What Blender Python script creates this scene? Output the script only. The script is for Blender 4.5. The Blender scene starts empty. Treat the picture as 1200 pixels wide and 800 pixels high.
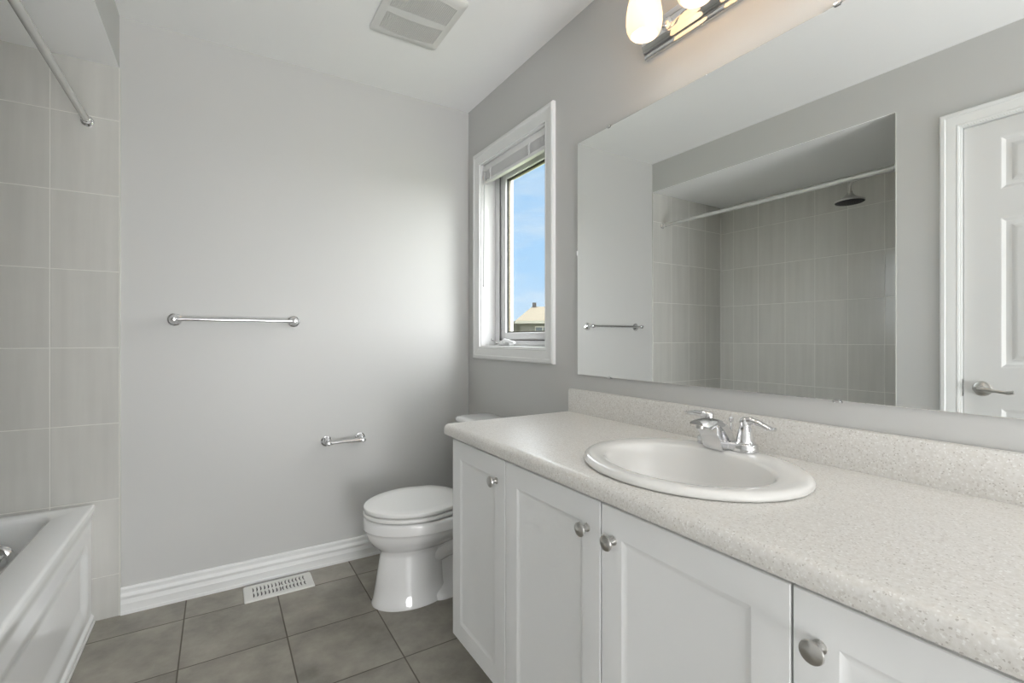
import bpy, bmesh, math, random
from mathutils import Vector, Matrix
random.seed(4)
sc = bpy.context.scene
COL = sc.collection
PI = math.pi

# ------------------------------------------------------------------ camera
CAM = (-1.2415, -2.492, 1.1294)
cd = bpy.data.cameras.new('camera'); cam = bpy.data.objects.new('camera', cd); COL.objects.link(cam)
cam.location = CAM; cam.rotation_euler = (PI/2, 0, -0.5533)
cd.sensor_width = 36; cd.lens = 556.99/1200*36; cd.shift_y = -4.56/1200; cd.clip_start = 0.02; cd.clip_end = 400
sc.camera = cam

# ------------------------------------------------------------------ view, sky, sun
vs = sc.view_settings
vs.view_transform = 'Standard'; vs.look = 'None'; vs.gamma = 1; vs.use_curve_mapping = False
vs.exposure = 0
SKY_STRENGTH = 1.1
SUN_STRENGTH = 14.0
SKY_FILL_STRENGTH = 14.5
SUN_ANGLE = 105
SUN_DIR = Vector((-0.70, 0.58, -0.36))     # the way the hazy sunlight travels
FILL_W = 80.0

w = bpy.data.worlds.new('sky'); sc.world = w; w.use_nodes = True
nt = w.node_tree; nt.nodes.clear()
def N(t, ty, **kw):
    n = t.nodes.new(ty)
    for k, v in kw.items():
        if hasattr(n, k): setattr(n, k, v)
    return n
tc = N(nt, 'ShaderNodeTexCoord'); sx = N(nt, 'ShaderNodeSeparateXYZ'); nt.links.new(tc.outputs['Generated'], sx.inputs[0])
rp = N(nt, 'ShaderNodeValToRGB'); nt.links.new(sx.outputs['Z'], rp.inputs[0])
e = rp.color_ramp.elements; e[0].position = 0.0; e[0].color = (.62, .78, .93, 1); e[1].position = 0.5; e[1].color = (.33, .60, .93, 1)
a = rp.color_ramp.elements.new(.14); a.color = (.40, .66, .95, 1)
mp = N(nt, 'ShaderNodeMapping'); mp.inputs['Scale'].default_value = (3, 3, 11); nt.links.new(tc.outputs['Generated'], mp.inputs[0])
nz = N(nt, 'ShaderNodeTexNoise'); nz.inputs['Scale'].default_value = 1.6; nz.inputs['Detail'].default_value = 5; nt.links.new(mp.outputs[0], nz.inputs['Vector'])
cr = N(nt, 'ShaderNodeValToRGB'); cr.color_ramp.elements[0].position = .48; cr.color_ramp.elements[1].position = .72
cr.color_ramp.elements[0].color = (0, 0, 0, 1); cr.color_ramp.elements[1].color = (.65, .65, .65, 1)
nt.links.new(nz.outputs['Fac'], cr.inputs[0])
mx = N(nt, 'ShaderNodeMixRGB'); nt.links.new(cr.outputs[0], mx.inputs[0]); nt.links.new(rp.outputs[0], mx.inputs[1]); mx.inputs[2].default_value = (.78, .86, .94, 1)
bg = N(nt, 'ShaderNodeBackground'); bg.inputs[1].default_value = SKY_STRENGTH; nt.links.new(mx.outputs[0], bg.inputs[0])
wo = N(nt, 'ShaderNodeOutputWorld'); nt.links.new(bg.outputs[0], wo.inputs[0])

sl = bpy.data.lights.new('sun', 'SUN'); so = bpy.data.objects.new('sun', sl); COL.objects.link(so)
sl.energy = SUN_STRENGTH; sl.angle = math.radians(SUN_ANGLE); sl.color = (1.0, .985, .96)
so.rotation_euler = SUN_DIR.to_track_quat('-Z', 'Y').to_euler(); so.location = (6, -6, 8)

hl = bpy.data.lights.new('sky_fill', 'SUN'); hobj = bpy.data.objects.new('sky_fill', hl); COL.objects.link(hobj)  # second, very wide sun added to strengthen the daylight indoors
hl.energy = SKY_FILL_STRENGTH; hl.angle = math.radians(170); hl.color = (.97, .985, 1.0)
hobj.rotation_euler = Vector((-.9, .1, -.2)).to_track_quat('-Z', 'Y').to_euler(); hobj.location = (8, 0, 4)

# fill lamp added out of view behind the camera to even the lighting
fl = bpy.data.lights.new('fill_light', 'AREA'); fo = bpy.data.objects.new('fill_light', fl); COL.objects.link(fo)
fl.shape = 'DISK'; fl.size = 1.3; fl.energy = FILL_W; fl.color = (.982, .99, 1.0)
fo.location = (-.8, -4.8, .6); fo.rotation_euler = (math.radians(138), 0, 0)

# ------------------------------------------------------------------ materials
def new_mat(name):
    m = bpy.data.materials.new(name); m.use_nodes = True; t = m.node_tree
    return m, t, t.nodes['Principled BSDF']
def S(c):   # sRGB 0-255 -> linear
    return tuple(((v/255)/12.92 if v/255 <= .04045 else ((v/255+.055)/1.055)**2.4) for v in c) + (1,)
def plain(name, col, rough=.5, metal=0, spec=.5, bump=0, bscale=200, coat=0, var=0, vscale=3):
    m, t, b = new_mat(name)
    b.inputs['Base Color'].default_value = col; b.inputs['Roughness'].default_value = rough; b.inputs['Metallic'].default_value = metal
    b.inputs['Specular IOR Level'].default_value = spec; b.inputs['Coat Weight'].default_value = coat
    b.inputs['Coat Roughness'].default_value = .05
    tcn = N(t, 'ShaderNodeTexCoord')
    if bump:
        nn = N(t, 'ShaderNodeTexNoise'); nn.inputs['Scale'].default_value = bscale; t.links.new(tcn.outputs['Object'], nn.inputs['Vector'])
        bp = N(t, 'ShaderNodeBump'); bp.inputs['Strength'].default_value = bump; bp.inputs['Distance'].default_value = .001
        t.links.new(nn.outputs['Fac'], bp.inputs['Height']); t.links.new(bp.outputs[0], b.inputs['Normal'])
    nv = N(t, 'ShaderNodeTexNoise'); nv.inputs['Scale'].default_value = vscale; t.links.new(tcn.outputs['Object'], nv.inputs['Vector'])
    hs = N(t, 'ShaderNodeHueSaturation'); hs.inputs['Color'].default_value = col
    mr = N(t, 'ShaderNodeMapRange'); mr.inputs['To Min'].default_value = 1-var; mr.inputs['To Max'].default_value = 1+var
    t.links.new(nv.outputs['Fac'], mr.inputs['Value']); t.links.new(mr.outputs[0], hs.inputs['Value']); t.links.new(hs.outputs[0], b.inputs['Base Color'])
    return m
M_PAINT = plain('wall_paint', S((205, 205, 203)), .42, spec=.35, bump=.15, bscale=350, var=.006)
M_CEIL = plain('ceiling_paint', S((250, 250, 250)), .8, spec=.2, bump=.2, bscale=250, var=.005)
M_TRIM = plain('trim_white', S((238, 239, 238)), .35, var=.006)
M_VINYL = plain('vinyl_white', S((236, 236, 236)), .35, var=.005)
M_CAB = plain('cabinet_white', S((245, 246, 246)), .35, var=.008)
M_DOOR = plain('door_white', S((228, 228, 227)), .45, bump=.1, bscale=120, var=.006)
M_PORC = plain('porcelain', S((240, 240, 239)), .07, coat=.5, var=.004)
M_TUB = plain('tub_acrylic', S((248, 249, 249)), .12, coat=.5, var=.004)
M_SINK = plain('sink_porcelain', S((240, 239, 236)), .08, coat=.5, var=.004)
M_SEAT = plain('seat_plastic', S((240, 240, 238)), .2, var=.004)
M_WAND = plain('wand_plastic', S((196, 196, 196)), .2, var=.01)
M_CHROME = plain('chrome', (.74, .74, .75, 1), .07, 1, var=.01)
M_NICKEL = plain('brushed_nickel', (.56, .55, .53, 1), .28, 1, var=.04, vscale=30)
M_STEEL = plain('satin_steel', (.70, .70, .70, 1), .22, 1, var=.02)
M_ROD = plain('rod_enamel', S((205, 205, 202)), .25, metal=.35, var=.01)
M_DARK = plain('dark_gap', S((40, 40, 40)), .8, var=.05)
M_RUB = plain('black_rubber', S((26, 28, 32)), .5, var=.1, vscale=60)
M_VENT = plain('vent_plastic', S((226, 226, 224)), .5, var=.005)
M_REG = plain('register_enamel', S((232, 231, 226)), .35, var=.005)
M_STRIP = plain('gray_mat', S((168, 166, 164)), .8, var=.03, vscale=20)
M_SLAT = plain('blind_slat', S((205, 206, 206)), .45, var=.02)
M_SPACER = plain('glass_spacer', S((104, 97, 76)), .5, var=.03)
M_SEAL = plain('window_seal', S((70, 70, 70)), .6, var=.05)
M_TTRIM = plain('tile_edge_trim', S((214, 214, 208)), .35, var=.01)
M_CAULK = plain('caulk', S((224, 224, 220)), .5, var=.01)

def math_n(t, op, a, b=None, c=None):
    n = N(t, 'ShaderNodeMath'); n.operation = op
    for i, v in enumerate((a, b, c)):
        if v is None: continue
        if isinstance(v, (int, float)): n.inputs[i].default_value = v
        else: t.links.new(v, n.inputs[i])
    return n.outputs[0]
def tile_mat(name, ax_u, ax_v, pu, pv, ou, ov, gw, col, grout, rough, streak, mott, bumpy=.6, soft=1.0, cvar=.03):
    """tiles pitched pu x pv on two world axes with joint lines through (ou, ov)"""
    m, t, b = new_mat(name)
    g = N(t, 'ShaderNodeNewGeometry'); s = N(t, 'ShaderNodeSeparateXYZ'); t.links.new(g.outputs['Position'], s.inputs[0])
    def cell(ax, p, o):
        q = math_n(t, 'DIVIDE', math_n(t, 'SUBTRACT', s.outputs[ax], o), p)
        fl = math_n(t, 'FLOOR', q); fr = math_n(t, 'SUBTRACT', q, fl)
        d = math_n(t, 'MULTIPLY', math_n(t, 'MINIMUM', fr, math_n(t, 'SUBTRACT', 1.0, fr)), p)
        return fl, d
    fu, du = cell(ax_u, pu, ou); fv, dv = cell(ax_v, pv, ov)
    d = math_n(t, 'MINIMUM', du, dv)
    mr = N(t, 'ShaderNodeMapRange'); mr.inputs['From Min'].default_value = gw*.35; mr.inputs['From Max'].default_value = gw*.75
    t.links.new(d, mr.inputs['Value']); isT = mr.outputs[0]
    cid = N(t, 'ShaderNodeCombineXYZ'); t.links.new(fu, cid.inputs[0]); t.links.new(fv, cid.inputs[1])
    wn = N(t, 'ShaderNodeTexWhiteNoise'); t.links.new(cid.outputs[0], wn.inputs['Vector'])
    # mottling
    off = N(t, 'ShaderNodeVectorMath'); off.operation = 'MULTIPLY_ADD'; t.links.new(wn.outputs['Color'], off.inputs[0]); off.inputs[1].default_value = (7, 7, 7); t.links.new(g.outputs['Position'], off.inputs[2])
    n1 = N(t, 'ShaderNodeTexNoise'); n1.inputs['Scale'].default_value = mott[0]; n1.inputs['Detail'].default_value = 7; n1.inputs['Roughness'].default_value = .62; t.links.new(off.outputs[0], n1.inputs['Vector'])
    mp2 = N(t, 'ShaderNodeMapping'); mp2.inputs['Scale'].default_value = streak[0]; t.links.new(off.outputs[0], mp2.inputs[0])
    n2 = N(t, 'ShaderNodeTexNoise'); n2.inputs['Scale'].default_value = 1; n2.inputs['Detail'].default_value = 4; t.links.new(mp2.outputs[0], n2.inputs['Vector'])
    v = math_n(t, 'ADD', math_n(t, 'MULTIPLY', math_n(t, 'SUBTRACT', n1.outputs['Fac'], .5), mott[1]*2), math_n(t, 'MULTIPLY', math_n(t, 'SUBTRACT', n2.outputs['Fac'], .5), streak[1]*2))
    v = math_n(t, 'ADD', v, math_n(t, 'MULTIPLY', math_n(t, 'SUBTRACT', wn.outputs['Value'], .5), cvar))
    v = math_n(t, 'ADD', v, 1.0)
    hs = N(t, 'ShaderNodeHueSaturation'); hs.inputs['Color'].default_value = col; t.links.new(v, hs.inputs['Value'])
    mx = N(t, 'ShaderNodeMixRGB'); t.links.new(isT, mx.inputs[0]); mx.inputs[1].default_value = grout; t.links.new(hs.outputs[0], mx.inputs[2])
    t.links.new(mx.outputs[0], b.inputs['Base Color'])
    rr = N(t, 'ShaderNodeMapRange'); rr.inputs['To Min'].default_value = .8; rr.inputs['To Max'].default_value = rough; t.links.new(isT, rr.inputs['Value']); t.links.new(rr.outputs[0], b.inputs['Roughness'])
    bp = N(t, 'ShaderNodeBump'); bp.inputs['Strength'].default_value = bumpy; bp.inputs['Distance'].default_value = .0012
    t.links.new(isT, bp.inputs['Height']); t.links.new(bp.outputs[0], b.inputs['Normal'])
    return m
WT = dict(gw=.0032, col=S((204, 203, 198)), grout=S((224, 223, 217)), rough=.16, mott=(9, .035), cvar=.03)
M_TILE_FAR = tile_mat('wall_tile_far', 'X', 'Z', .2075, .3062, -1.7915, .171, streak=((26, 26, 1.6), .11), **WT)
M_TILE_SIDE = tile_mat('wall_tile_side', 'Y', 'Z', .2095, .3062, -.1240, .165, streak=((26, 26, 1.6), .11), **WT)
M_FLOOR = tile_mat('floor_tile', 'X', 'Y', .3385, .3425, -1.0205, -.1780, gw=.0042, col=S((149, 144, 134)), grout=S((96, 89, 81)), rough=.38,
                   streak=((2.2, 6, 1), .05), mott=(6, .80), bumpy=.5, cvar=.06)

# laminate counter: pale speckled
m, t, b = new_mat('speckled_laminate'); M_LAM = m
g = N(t, 'ShaderNodeTexCoord')
def spk(scale, lo, hi):
    v = N(t, 'ShaderNodeTexVoronoi'); v.inputs['Scale'].default_value = scale; t.links.new(g.outputs['Object'], v.inputs['Vector'])
    wn = N(t, 'ShaderNodeSeparateColor'); t.links.new(v.outputs['Color'], wn.inputs[0])
    r = N(t, 'ShaderNodeMapRange'); r.inputs['From Min'].default_value = lo; r.inputs['From Max'].default_value = hi; t.links.new(wn.outputs[0], r.inputs['Value'])
    return r.outputs[0]
nb = N(t, 'ShaderNodeTexNoise'); nb.inputs['Scale'].default_value = 170; nb.inputs['Detail'].default_value = 3; t.links.new(g.outputs['Object'], nb.inputs['Vector'])
r0 = N(t, 'ShaderNodeValToRGB'); t.links.new(nb.outputs['Fac'], r0.inputs[0]); r0.color_ramp.elements[0].position = .32; r0.color_ramp.elements[1].position = .66
r0.color_ramp.elements[0].color = S((222, 219, 213)); r0.color_ramp.elements[1].color = S((234, 232, 228))
m1 = N(t, 'ShaderNodeMixRGB'); t.links.new(spk(330, .95, .97), m1.inputs[0]); t.links.new(r0.outputs[0], m1.inputs[1]); m1.inputs[2].default_value = S((213, 209, 203))
m2 = N(t, 'ShaderNodeMixRGB'); t.links.new(spk(480, .97, .98), m2.inputs[0]); t.links.new(m1.outputs[0], m2.inputs[1]); m2.inputs[2].default_value = S((196, 191, 184))
m3 = N(t, 'ShaderNodeMixRGB'); t.links.new(spk(420, .93, .95), m3.inputs[0]); t.links.new(m2.outputs[0], m3.inputs[1]); m3.inputs[2].default_value = S((244, 243, 240))
t.links.new(m3.outputs[0], b.inputs['Base Color']); b.inputs['Roughness'].default_value = .33

# mirror silvering
m, t, b = new_mat('mirror_silver'); M_MIRROR = m
b.inputs['Metallic'].default_value = 1; b.inputs['Roughness'].default_value = 0.0; b.inputs['Base Color'].default_value = (.90, .915, .905, 1)
M_MEDGE = plain('mirror_edge', S((92, 100, 98)), .3, var=.02)
# window pane: transparent with a surface reflection
m, t, b = new_mat('window_glass'); M_GLASS = m
t.nodes.remove(b); tr = N(t, 'ShaderNodeBsdfTransparent'); gl = N(t, 'ShaderNodeBsdfGlossy'); gl.inputs['Roughness'].default_value = 0.0
fr = N(t, 'ShaderNodeMath'); fr.operation = 'MULTIPLY'; lw = N(t, 'ShaderNodeLayerWeight'); lw.inputs['Blend'].default_value = .1; t.links.new(lw.outputs['Fresnel'], fr.inputs[0]); fr.inputs[1].default_value = .0; fr2 = N(t, 'ShaderNodeMapRange'); t.links.new(lw.outputs['Facing'], fr2.inputs['Value']); fr2.inputs['To Min'].default_value = .03; fr2.inputs['To Max'].default_value = .25; fr = fr2; ms = N(t, 'ShaderNodeMixShader')
t.links.new(fr.outputs[0], ms.inputs[0]); t.links.new(tr.outputs[0], ms.inputs[1]); t.links.new(gl.outputs[0], ms.inputs[2])
t.links.new(ms.outputs[0], t.nodes['Material Output'].inputs[0]); tr.inputs[0].default_value = (.985, .99, .985, 1)
# frosted lamp glass, lit from inside
m, t, b = new_mat('frosted_lamp_glass'); M_SHADE = m
t.nodes.remove(b); tl = N(t, 'ShaderNodeBsdfTranslucent'); tl.inputs[0].default_value = (.52, .41, .28, 1)
df = N(t, 'ShaderNodeBsdfDiffuse'); df.inputs[0].default_value = (.92, .9, .86, 1); g2 = N(t, 'ShaderNodeBsdfGlossy'); g2.inputs['Roughness'].default_value = .25
a1 = N(t, 'ShaderNodeMixShader'); a1.inputs[0].default_value = .35; t.links.new(tl.outputs[0], a1.inputs[1]); t.links.new(df.outputs[0], a1.inputs[2])
a2 = N(t, 'ShaderNodeMixShader'); a2.inputs[0].default_value = .05; t.links.new(a1.outputs[0], a2.inputs[1]); t.links.new(g2.outputs[0], a2.inputs[2])
em = N(t, 'ShaderNodeEmission'); em.inputs[0].default_value = (1, .84, .62, 1); em.inputs[1].default_value = .5
a3 = N(t, 'ShaderNodeAddShader'); t.links.new(a2.outputs[0], a3.inputs[0]); t.links.new(em.outputs[0], a3.inputs[1])
t.links.new(a3.outputs[0], t.nodes['Material Output'].inputs[0])
m, t, b = new_mat('lit_bulb'); M_BULB = m
t.nodes.remove(b); em = N(t, 'ShaderNodeEmission'); em.inputs[0].default_value = (1, .93, .84, 1); em.inputs[1].default_value = 31
t.links.new(em.outputs[0], t.nodes['Material Output'].inputs[0])

# ------------------------------------------------------------------ helpers
def link(name, bm, mat, parent=None, smooth=True, ang=35, sub=0):
    me = bpy.data.meshes.new(name)
    bmesh.ops.recalc_face_normals(bm, faces=bm.faces)
    bm.to_mesh(me); bm.free()
    mats = mat if isinstance(mat, (list, tuple)) else [mat]
    for q in mats: me.materials.append(q)
    o = bpy.data.objects.new(name, me); COL.objects.link(o)
    if smooth:
        me.polygons.foreach_set('use_smooth', [True]*len(me.polygons))
        try: me.set_sharp_from_angle(angle=math.radians(ang))
        except Exception: pass
    if sub:
        md = o.modifiers.new('sub', 'SUBSURF'); md.levels = sub; md.render_levels = sub
    if parent:
        o.parent = parent
        o.matrix_parent_inverse = Matrix.Translation(parent.location).inverted() if parent.type == 'EMPTY' and parent.parent is None else Matrix.Identity(4)
    return o
def empty(name, loc=(0, 0, 0)):
    o = bpy.data.objects.new(name, None); COL.objects.link(o); o.location = loc; o.empty_display_size = .05; return o
def tag(o, label, cat, group=None, kind=None):
    o['label'] = label; o['category'] = cat
    if group: o['group'] = group
    if kind: o['kind'] = kind
    return o
def box(bm, x0, x1, y0, y1, z0, z1, bev=0, seg=2, mi=0):
    x0, x1 = sorted((x0, x1)); y0, y1 = sorted((y0, y1)); z0, z1 = sorted((z0, z1))
    t = bmesh.new(); bmesh.ops.create_cube(t, size=1)
    for v in t.verts: v.co = Vector(((x0+x1)/2+v.co.x*(x1-x0), (y0+y1)/2+v.co.y*(y1-y0), (z0+z1)/2+v.co.z*(z1-z0)))
    if bev: bmesh.ops.bevel(t, geom=t.edges[:], offset=bev, segments=seg, profile=.5, affect='EDGES')
    for f in t.faces: f.material_index = mi
    merge(bm, t); return bm
def merge(bm, t):
    me = bpy.data.meshes.new('tmp'); t.to_mesh(me); t.free(); bm.from_mesh(me); bpy.data.meshes.remove(me)
def loft(bm, loops, cap0=True, cap1=True, closed=True, mi=0):
    rows = [[bm.verts.new(p) for p in L] for L in loops]
    n = len(rows[0])
    for a, b in zip(rows[:-1], rows[1:]):
        for i in range(n if closed else n-1):
            j = (i+1) % n
            try: f = bm.faces.new((a[i], a[j], b[j], b[i])); f.material_index = mi
            except ValueError: pass
    if cap0: bm.faces.new(rows[0][::-1]).material_index = mi
    if cap1: bm.faces.new(rows[-1]).material_index = mi
    return rows
def basis(d):
    d = Vector(d).normalized(); up = Vector((0, 0, 1)) if abs(d.z) < .95 else Vector((1, 0, 0))
    a = d.cross(up).normalized(); return a, d.cross(a).normalized()
def tube(bm, pts, r, n=16, caps=True, flat=None):
    """swept tube; r number or list; flat = (side, up) scale factors per point list"""
    pts = [Vector(p) for p in pts]; loops = []
    for i, p in enumerate(pts):
        d = (pts[min(i+1, len(pts)-1)]-pts[max(i-1, 0)]); a, b_ = basis(d)
        rr = r[i] if isinstance(r, (list, tuple)) else r
        fa, fb = (flat[i] if flat else (1, 1))
        loops.append([p+a*math.cos(2*PI*k/n)*rr*fa+b_*math.sin(2*PI*k/n)*rr*fb for k in range(n)])
    loft(bm, loops, caps, caps)
def lathe(bm, o, d, prof, n=32, caps=True):
    """prof: list of (distance along d, radius)"""
    o = Vector(o); d = Vector(d).normalized(); a, b_ = basis(d)
    loft(bm, [[o+d*h+(a*math.cos(2*PI*k/n)+b_*math.sin(2*PI*k/n))*max(r, 1e-4) for k in range(n)] for h, r in prof], caps, caps)
def extrude_prof(bm, prof, axis, a0, a1, mi=0):
    """closed profile of 3D builder: prof [(u,v)], axis 'x' -> (a,u,v)  'y' -> (u,a,v)"""
    f = {'x': lambda a, u, v: (a, u, v), 'y': lambda a, u, v: (u, a, v), 'z': lambda a, u, v: (u, v, a)}[axis]
    loft(bm, [[f(a0, u, v) for u, v in prof], [f(a1, u, v) for u, v in prof]], mi=mi)
def smooth_path(ctrl, n=8):
    P = [Vector(c) for c in ctrl]; P = [P[0]*2-P[1]]+P+[P[-1]*2-P[-2]]; out = []
    for i in range(1, len(P)-2):
        for k in range(n):
            s = k/n; out.append(.5*((2*P[i])+(-P[i-1]+P[i+1])*s+(2*P[i-1]-5*P[i]+4*P[i+1]-P[i+2])*s*s+(-P[i-1]+3*P[i]-3*P[i+1]+P[i+2])*s**3))
    out.append(P[-2]); return out
def boolean(o, cutter_bm):
    me = bpy.data.meshes.new('cut'); bmesh.ops.recalc_face_normals(cutter_bm, faces=cutter_bm.faces); cutter_bm.to_mesh(me); cutter_bm.free()
    c = bpy.data.objects.new('cut', me); COL.objects.link(c)
    md = o.modifiers.new('b', 'BOOLEAN'); md.object = c; md.operation = 'DIFFERENCE'; md.solver = 'EXACT'
    bpy.context.view_layer.update()
    nm = bpy.data.meshes.new_from_object(o.evaluated_get(bpy.context.evaluated_depsgraph_get()))
    o.modifiers.remove(md); o.data = nm; bpy.data.objects.remove(c); bpy.data.meshes.remove(me)
    nm.polygons.foreach_set('use_smooth', [True]*len(nm.polygons))
    try: nm.set_sharp_from_angle(angle=math.radians(35))
    except Exception: pass
def struct(name, bm, mat, label, cat, **k):
    return tag(link(name, bm, mat, **k), label, cat, kind='structure')
def one(fn, *a, **k):
    bm = bmesh.new(); fn(bm, *a, **k); return bm

# ------------------------------------------------------------------ room shell
H = 2.44; XL = -1.585; XA = -2.42; YE = -1.515; YB = -5.4; ZA = 2.226; T = .12
WY0, WY1, WZ0, WZ1 = -.775, -.152, 1.080, 2.088     # window opening
struct('floor', one(box, XA-T, T, YB-T, T, -.08, 0), M_FLOOR, 'grey-brown square ceramic tile floor with dark grout lines', 'floor', smooth=False)
struct('ceiling', one(box, XL-.004, T, YB-T, T, H, H+.08), M_CEIL, 'flat white painted main ceiling of the bathroom', 'ceiling', smooth=False)
struct('wall_far', one(box, XA-T, 0, 0, T, 0, H), M_PAINT, 'pale grey painted far wall behind the towel bar and toilet', 'wall', smooth=False)
bm = bmesh.new()
box(bm, 0, .16, YB-T, WY0, 0, H); box(bm, 0, .16, WY1, T, 0, H); box(bm, 0, .16, WY0, WY1, 0, WZ0); box(bm, 0, .16, WY0, WY1, WZ1, H)
struct('wall_right', bm, M_PAINT, 'pale grey painted right wall carrying the window and the big mirror', 'wall', smooth=False)
DY0, DY1, DZ = -2.518, -1.757, 2.062               # closet door opening in the left wall
bm = bmesh.new()
box(bm, XL-T, XL, DY1+.018, YE-.0, 0, H); box(bm, XL-T, XL, YB-T, DY0-.018, 0, H); box(bm, XL-T, XL, DY0-.018, DY1+.018, DZ+.018, H)
box(bm, XL-.05, XL, YE, 0, ZA+.0025, H)                   # bulkhead over the bath
struct('wall_left', bm, M_PAINT, 'pale grey left wall with the bulkhead over the bath and the panelled door', 'wall', smooth=False)
struct('wall_back', one(box, XL-T, T, YB-T, YB, 0, H), M_PAINT, 'pale grey back wall opposite the towel bar wall', 'wall', smooth=False)  # unseen; room made longer here so the added fill light falls evenly
struct('ceiling_alcove', box(box(bmesh.new(), XA-T, XL-.05, YE-T, 0, ZA, ZA+.08), XL-.05, XL-.0003, YE-.001, 0, ZA, ZA+.0025), M_CEIL, 'lowered white ceiling over the bath alcove', 'ceiling', smooth=False)
bm = bmesh.new(); box(bm, XA-T, XA-.008, YE-T, 0, 0, ZA)
struct('wall_alcove', bm, M_PAINT, 'wall behind the long tiled side of the bath alcove', 'wall', smooth=False)
bm = bmesh.new(); box(bm, XA-T, XL-.004, YE-T, YE-.008, 0, ZA)
struct('wall_shower', bm, M_PAINT, 'short end wall of the bath alcove carrying the shower arm', 'wall', smooth=False)
# tile cladding
bm = bmesh.new(); box(bm, XA, -1.5835, -.008, -.0005, 0, ZA)
struct('trim_1', bm, M_TILE_FAR, 'light grey vertical wall tiles on the far wall above the bath', 'wall tiles', smooth=False)
bm = bmesh.new(); box(bm, XA-.0079, XA, YE, -.008, 0, ZA)
struct('trim_2', bm, M_TILE_SIDE, 'light grey wall tiles on the long back side of the bath alcove', 'wall tiles', smooth=False)
bm = bmesh.new(); box(bm, XA, XL-.006, YE-.0079, YE, 0, ZA)
struct('trim_3', bm, M_TILE_FAR, 'light grey wall tiles on the shower end of the bath alcove', 'wall tiles', smooth=False)
bm = bmesh.new(); box(bm, -1.5835, -1.5800, -.0095, 0, .0, ZA-.001, .001)
struct('trim_4', bm, M_TTRIM, 'thin pale edge strip where tiles meet grey paint on far wall', 'tile edging')
bm = bmesh.new(); box(bm, XL-.006, XL+.002, YE-.004, YE+.001, .0, ZA-.001, .001)
struct('trim_5', bm, M_TTRIM, 'thin pale edge strip on the near corner of the bath alcove', 'tile edging')
# corner caulk
bm = bmesh.new(); box(bm, XA, XA+.003, -.011, -.008, .47, ZA-.001)
struct('trim_6', bm, M_CAULK, 'white caulk line in the inner corner of the tiled alcove', 'caulk', smooth=False)
# skirting with a moulded profile
BP = [(0, 0), (-.015, 0), (-.015, .012), (-.0135, .014), (-.0135, .040), (-.0145, .043), (-.0135, .047), (-.0125, .062), (-.015, .068), (-.0160, .074), (-.014, .080), (-.010, .086), (-.0095, .096), (-.0110, .100), (-.0105, .106), (-.007, .1095), (0, .1095)]
bm = bmesh.new(); extrude_prof(bm, BP, 'x', -1.580, -.0005); struct('baseboard_far', bm, M_TRIM, 'white moulded baseboard along the far wall', 'baseboard', ang=25)
bm = bmesh.new(); extrude_prof(bm, BP, 'y', -.94, -.016); struct('baseboard_right', bm, M_TRIM, 'white moulded baseboard below the window behind the toilet', 'baseboard', ang=25)
bm = bmesh.new(); extrude_prof(bm, [(XL-u, v) for u, v in BP], 'y', DY1+.075, YE-.004); struct('baseboard_left', bm, M_TRIM, 'white moulded baseboard between the bath alcove and the door', 'baseboard', ang=25)

# ------------------------------------------------------------------ window
def frame_ring(bm, ax, d0, d1, y0, y1, z0, z1, wl, wr=None, wt=None, wb=None, bev=.0015):
    """rectangular ring in the YZ plane (thickness d0..d1 on x); y1 is the far side"""
    wr = wl if wr is None else wr; wt = wl if wt is None else wt; wb = wl if wb is None else wb
    box(bm, d0, d1, y1-wl, y1, z0, z1, bev); box(bm, d0, d1, y0, y0+wr, z0, z1, bev)
    box(bm, d0, d1, y0+wr, y1-wl, z1-wt, z1, bev); box(bm, d0, d1, y0+wr, y1-wl, z0, z0+wb, bev)
def casing(bm, xf, sgn, y0, y1, z0, z1, cw, bottom=True, z0leg=None):
    """mitred moulded casing round an opening; sgn=-1 protrudes to -x"""
    prof = [(0, 0), (0, .010), (.006, .012), (.010, .010), (.016, .012), (cw-.022, .015), (cw-.018, .0185), (cw-.006, .0185), (cw, .014), (cw, 0)]  # (distance out from opening, proud)
    corners = [(y1, z0), (y1, z1), (y0, z1), (y0, z0)]; dirs = [(1, -1), (1, 1), (-1, 1), (-1, -1)]
    if not bottom: dirs[0] = (1, 0); dirs[3] = (-1, 0)
    rows = [[(xf+sgn*h, c[0]+d[0]*u, c[1]+d[1]*u) for u, h in prof] for c, d in zip(corners, dirs)]
    if bottom: rows.append(rows[0])
    loft(bm, rows, cap0=not bottom, cap1=not bottom)
bm = bmesh.new(); casing(bm, 0, -1, WY0, WY1, WZ0, WZ1, .066)
win = struct('window_1', bm, M_TRIM, 'white cased casement window on the right wall looking at blue sky', 'window', ang=25)
bm = bmesh.new(); frame_ring(bm, 'x', -.001, .098, WY0-.0005, WY1+.0005, WZ0-.0005, WZ1+.0005, .006, bev=.001)
link('window_liner', bm, M_VINYL, win)
bm = bmesh.new(); frame_ring(bm, 'x', .090, .158, WY0+.005, WY1-.005, WZ0+.005, WZ1-.005, .052, .052, .045, .030, .003)
fr_ = link('window_frame', bm, M_VINYL, win)
bm = bmesh.new(); frame_ring(bm, 'x', .0885, .092, WY0+.056, WY1-.056, WZ0+.034, WZ1-.049, .005, bev=0)
link('weatherstrip', bm, M_SEAL, fr_, smooth=False)
sy0, sy1, sz0, sz1 = WY0+.060, WY1-.060, WZ0+.038, WZ1-.053
bm = bmesh.new(); frame_ring(bm, 'x', .094, .145, sy0, sy1, sz0, sz1, .050, .050, .040, .038, .004)
sash = link('window_sash', bm, M_VINYL, win)
gy0, gy1, gz0, gz1 = sy0+.050, sy1-.050, sz0+.038, sz1-.040
bm = bmesh.new(); frame_ring(bm, 'x', .104, .128, gy0-.001, gy1+.001, gz0-.001, gz1+.001, .0035, bev=0)
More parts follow.
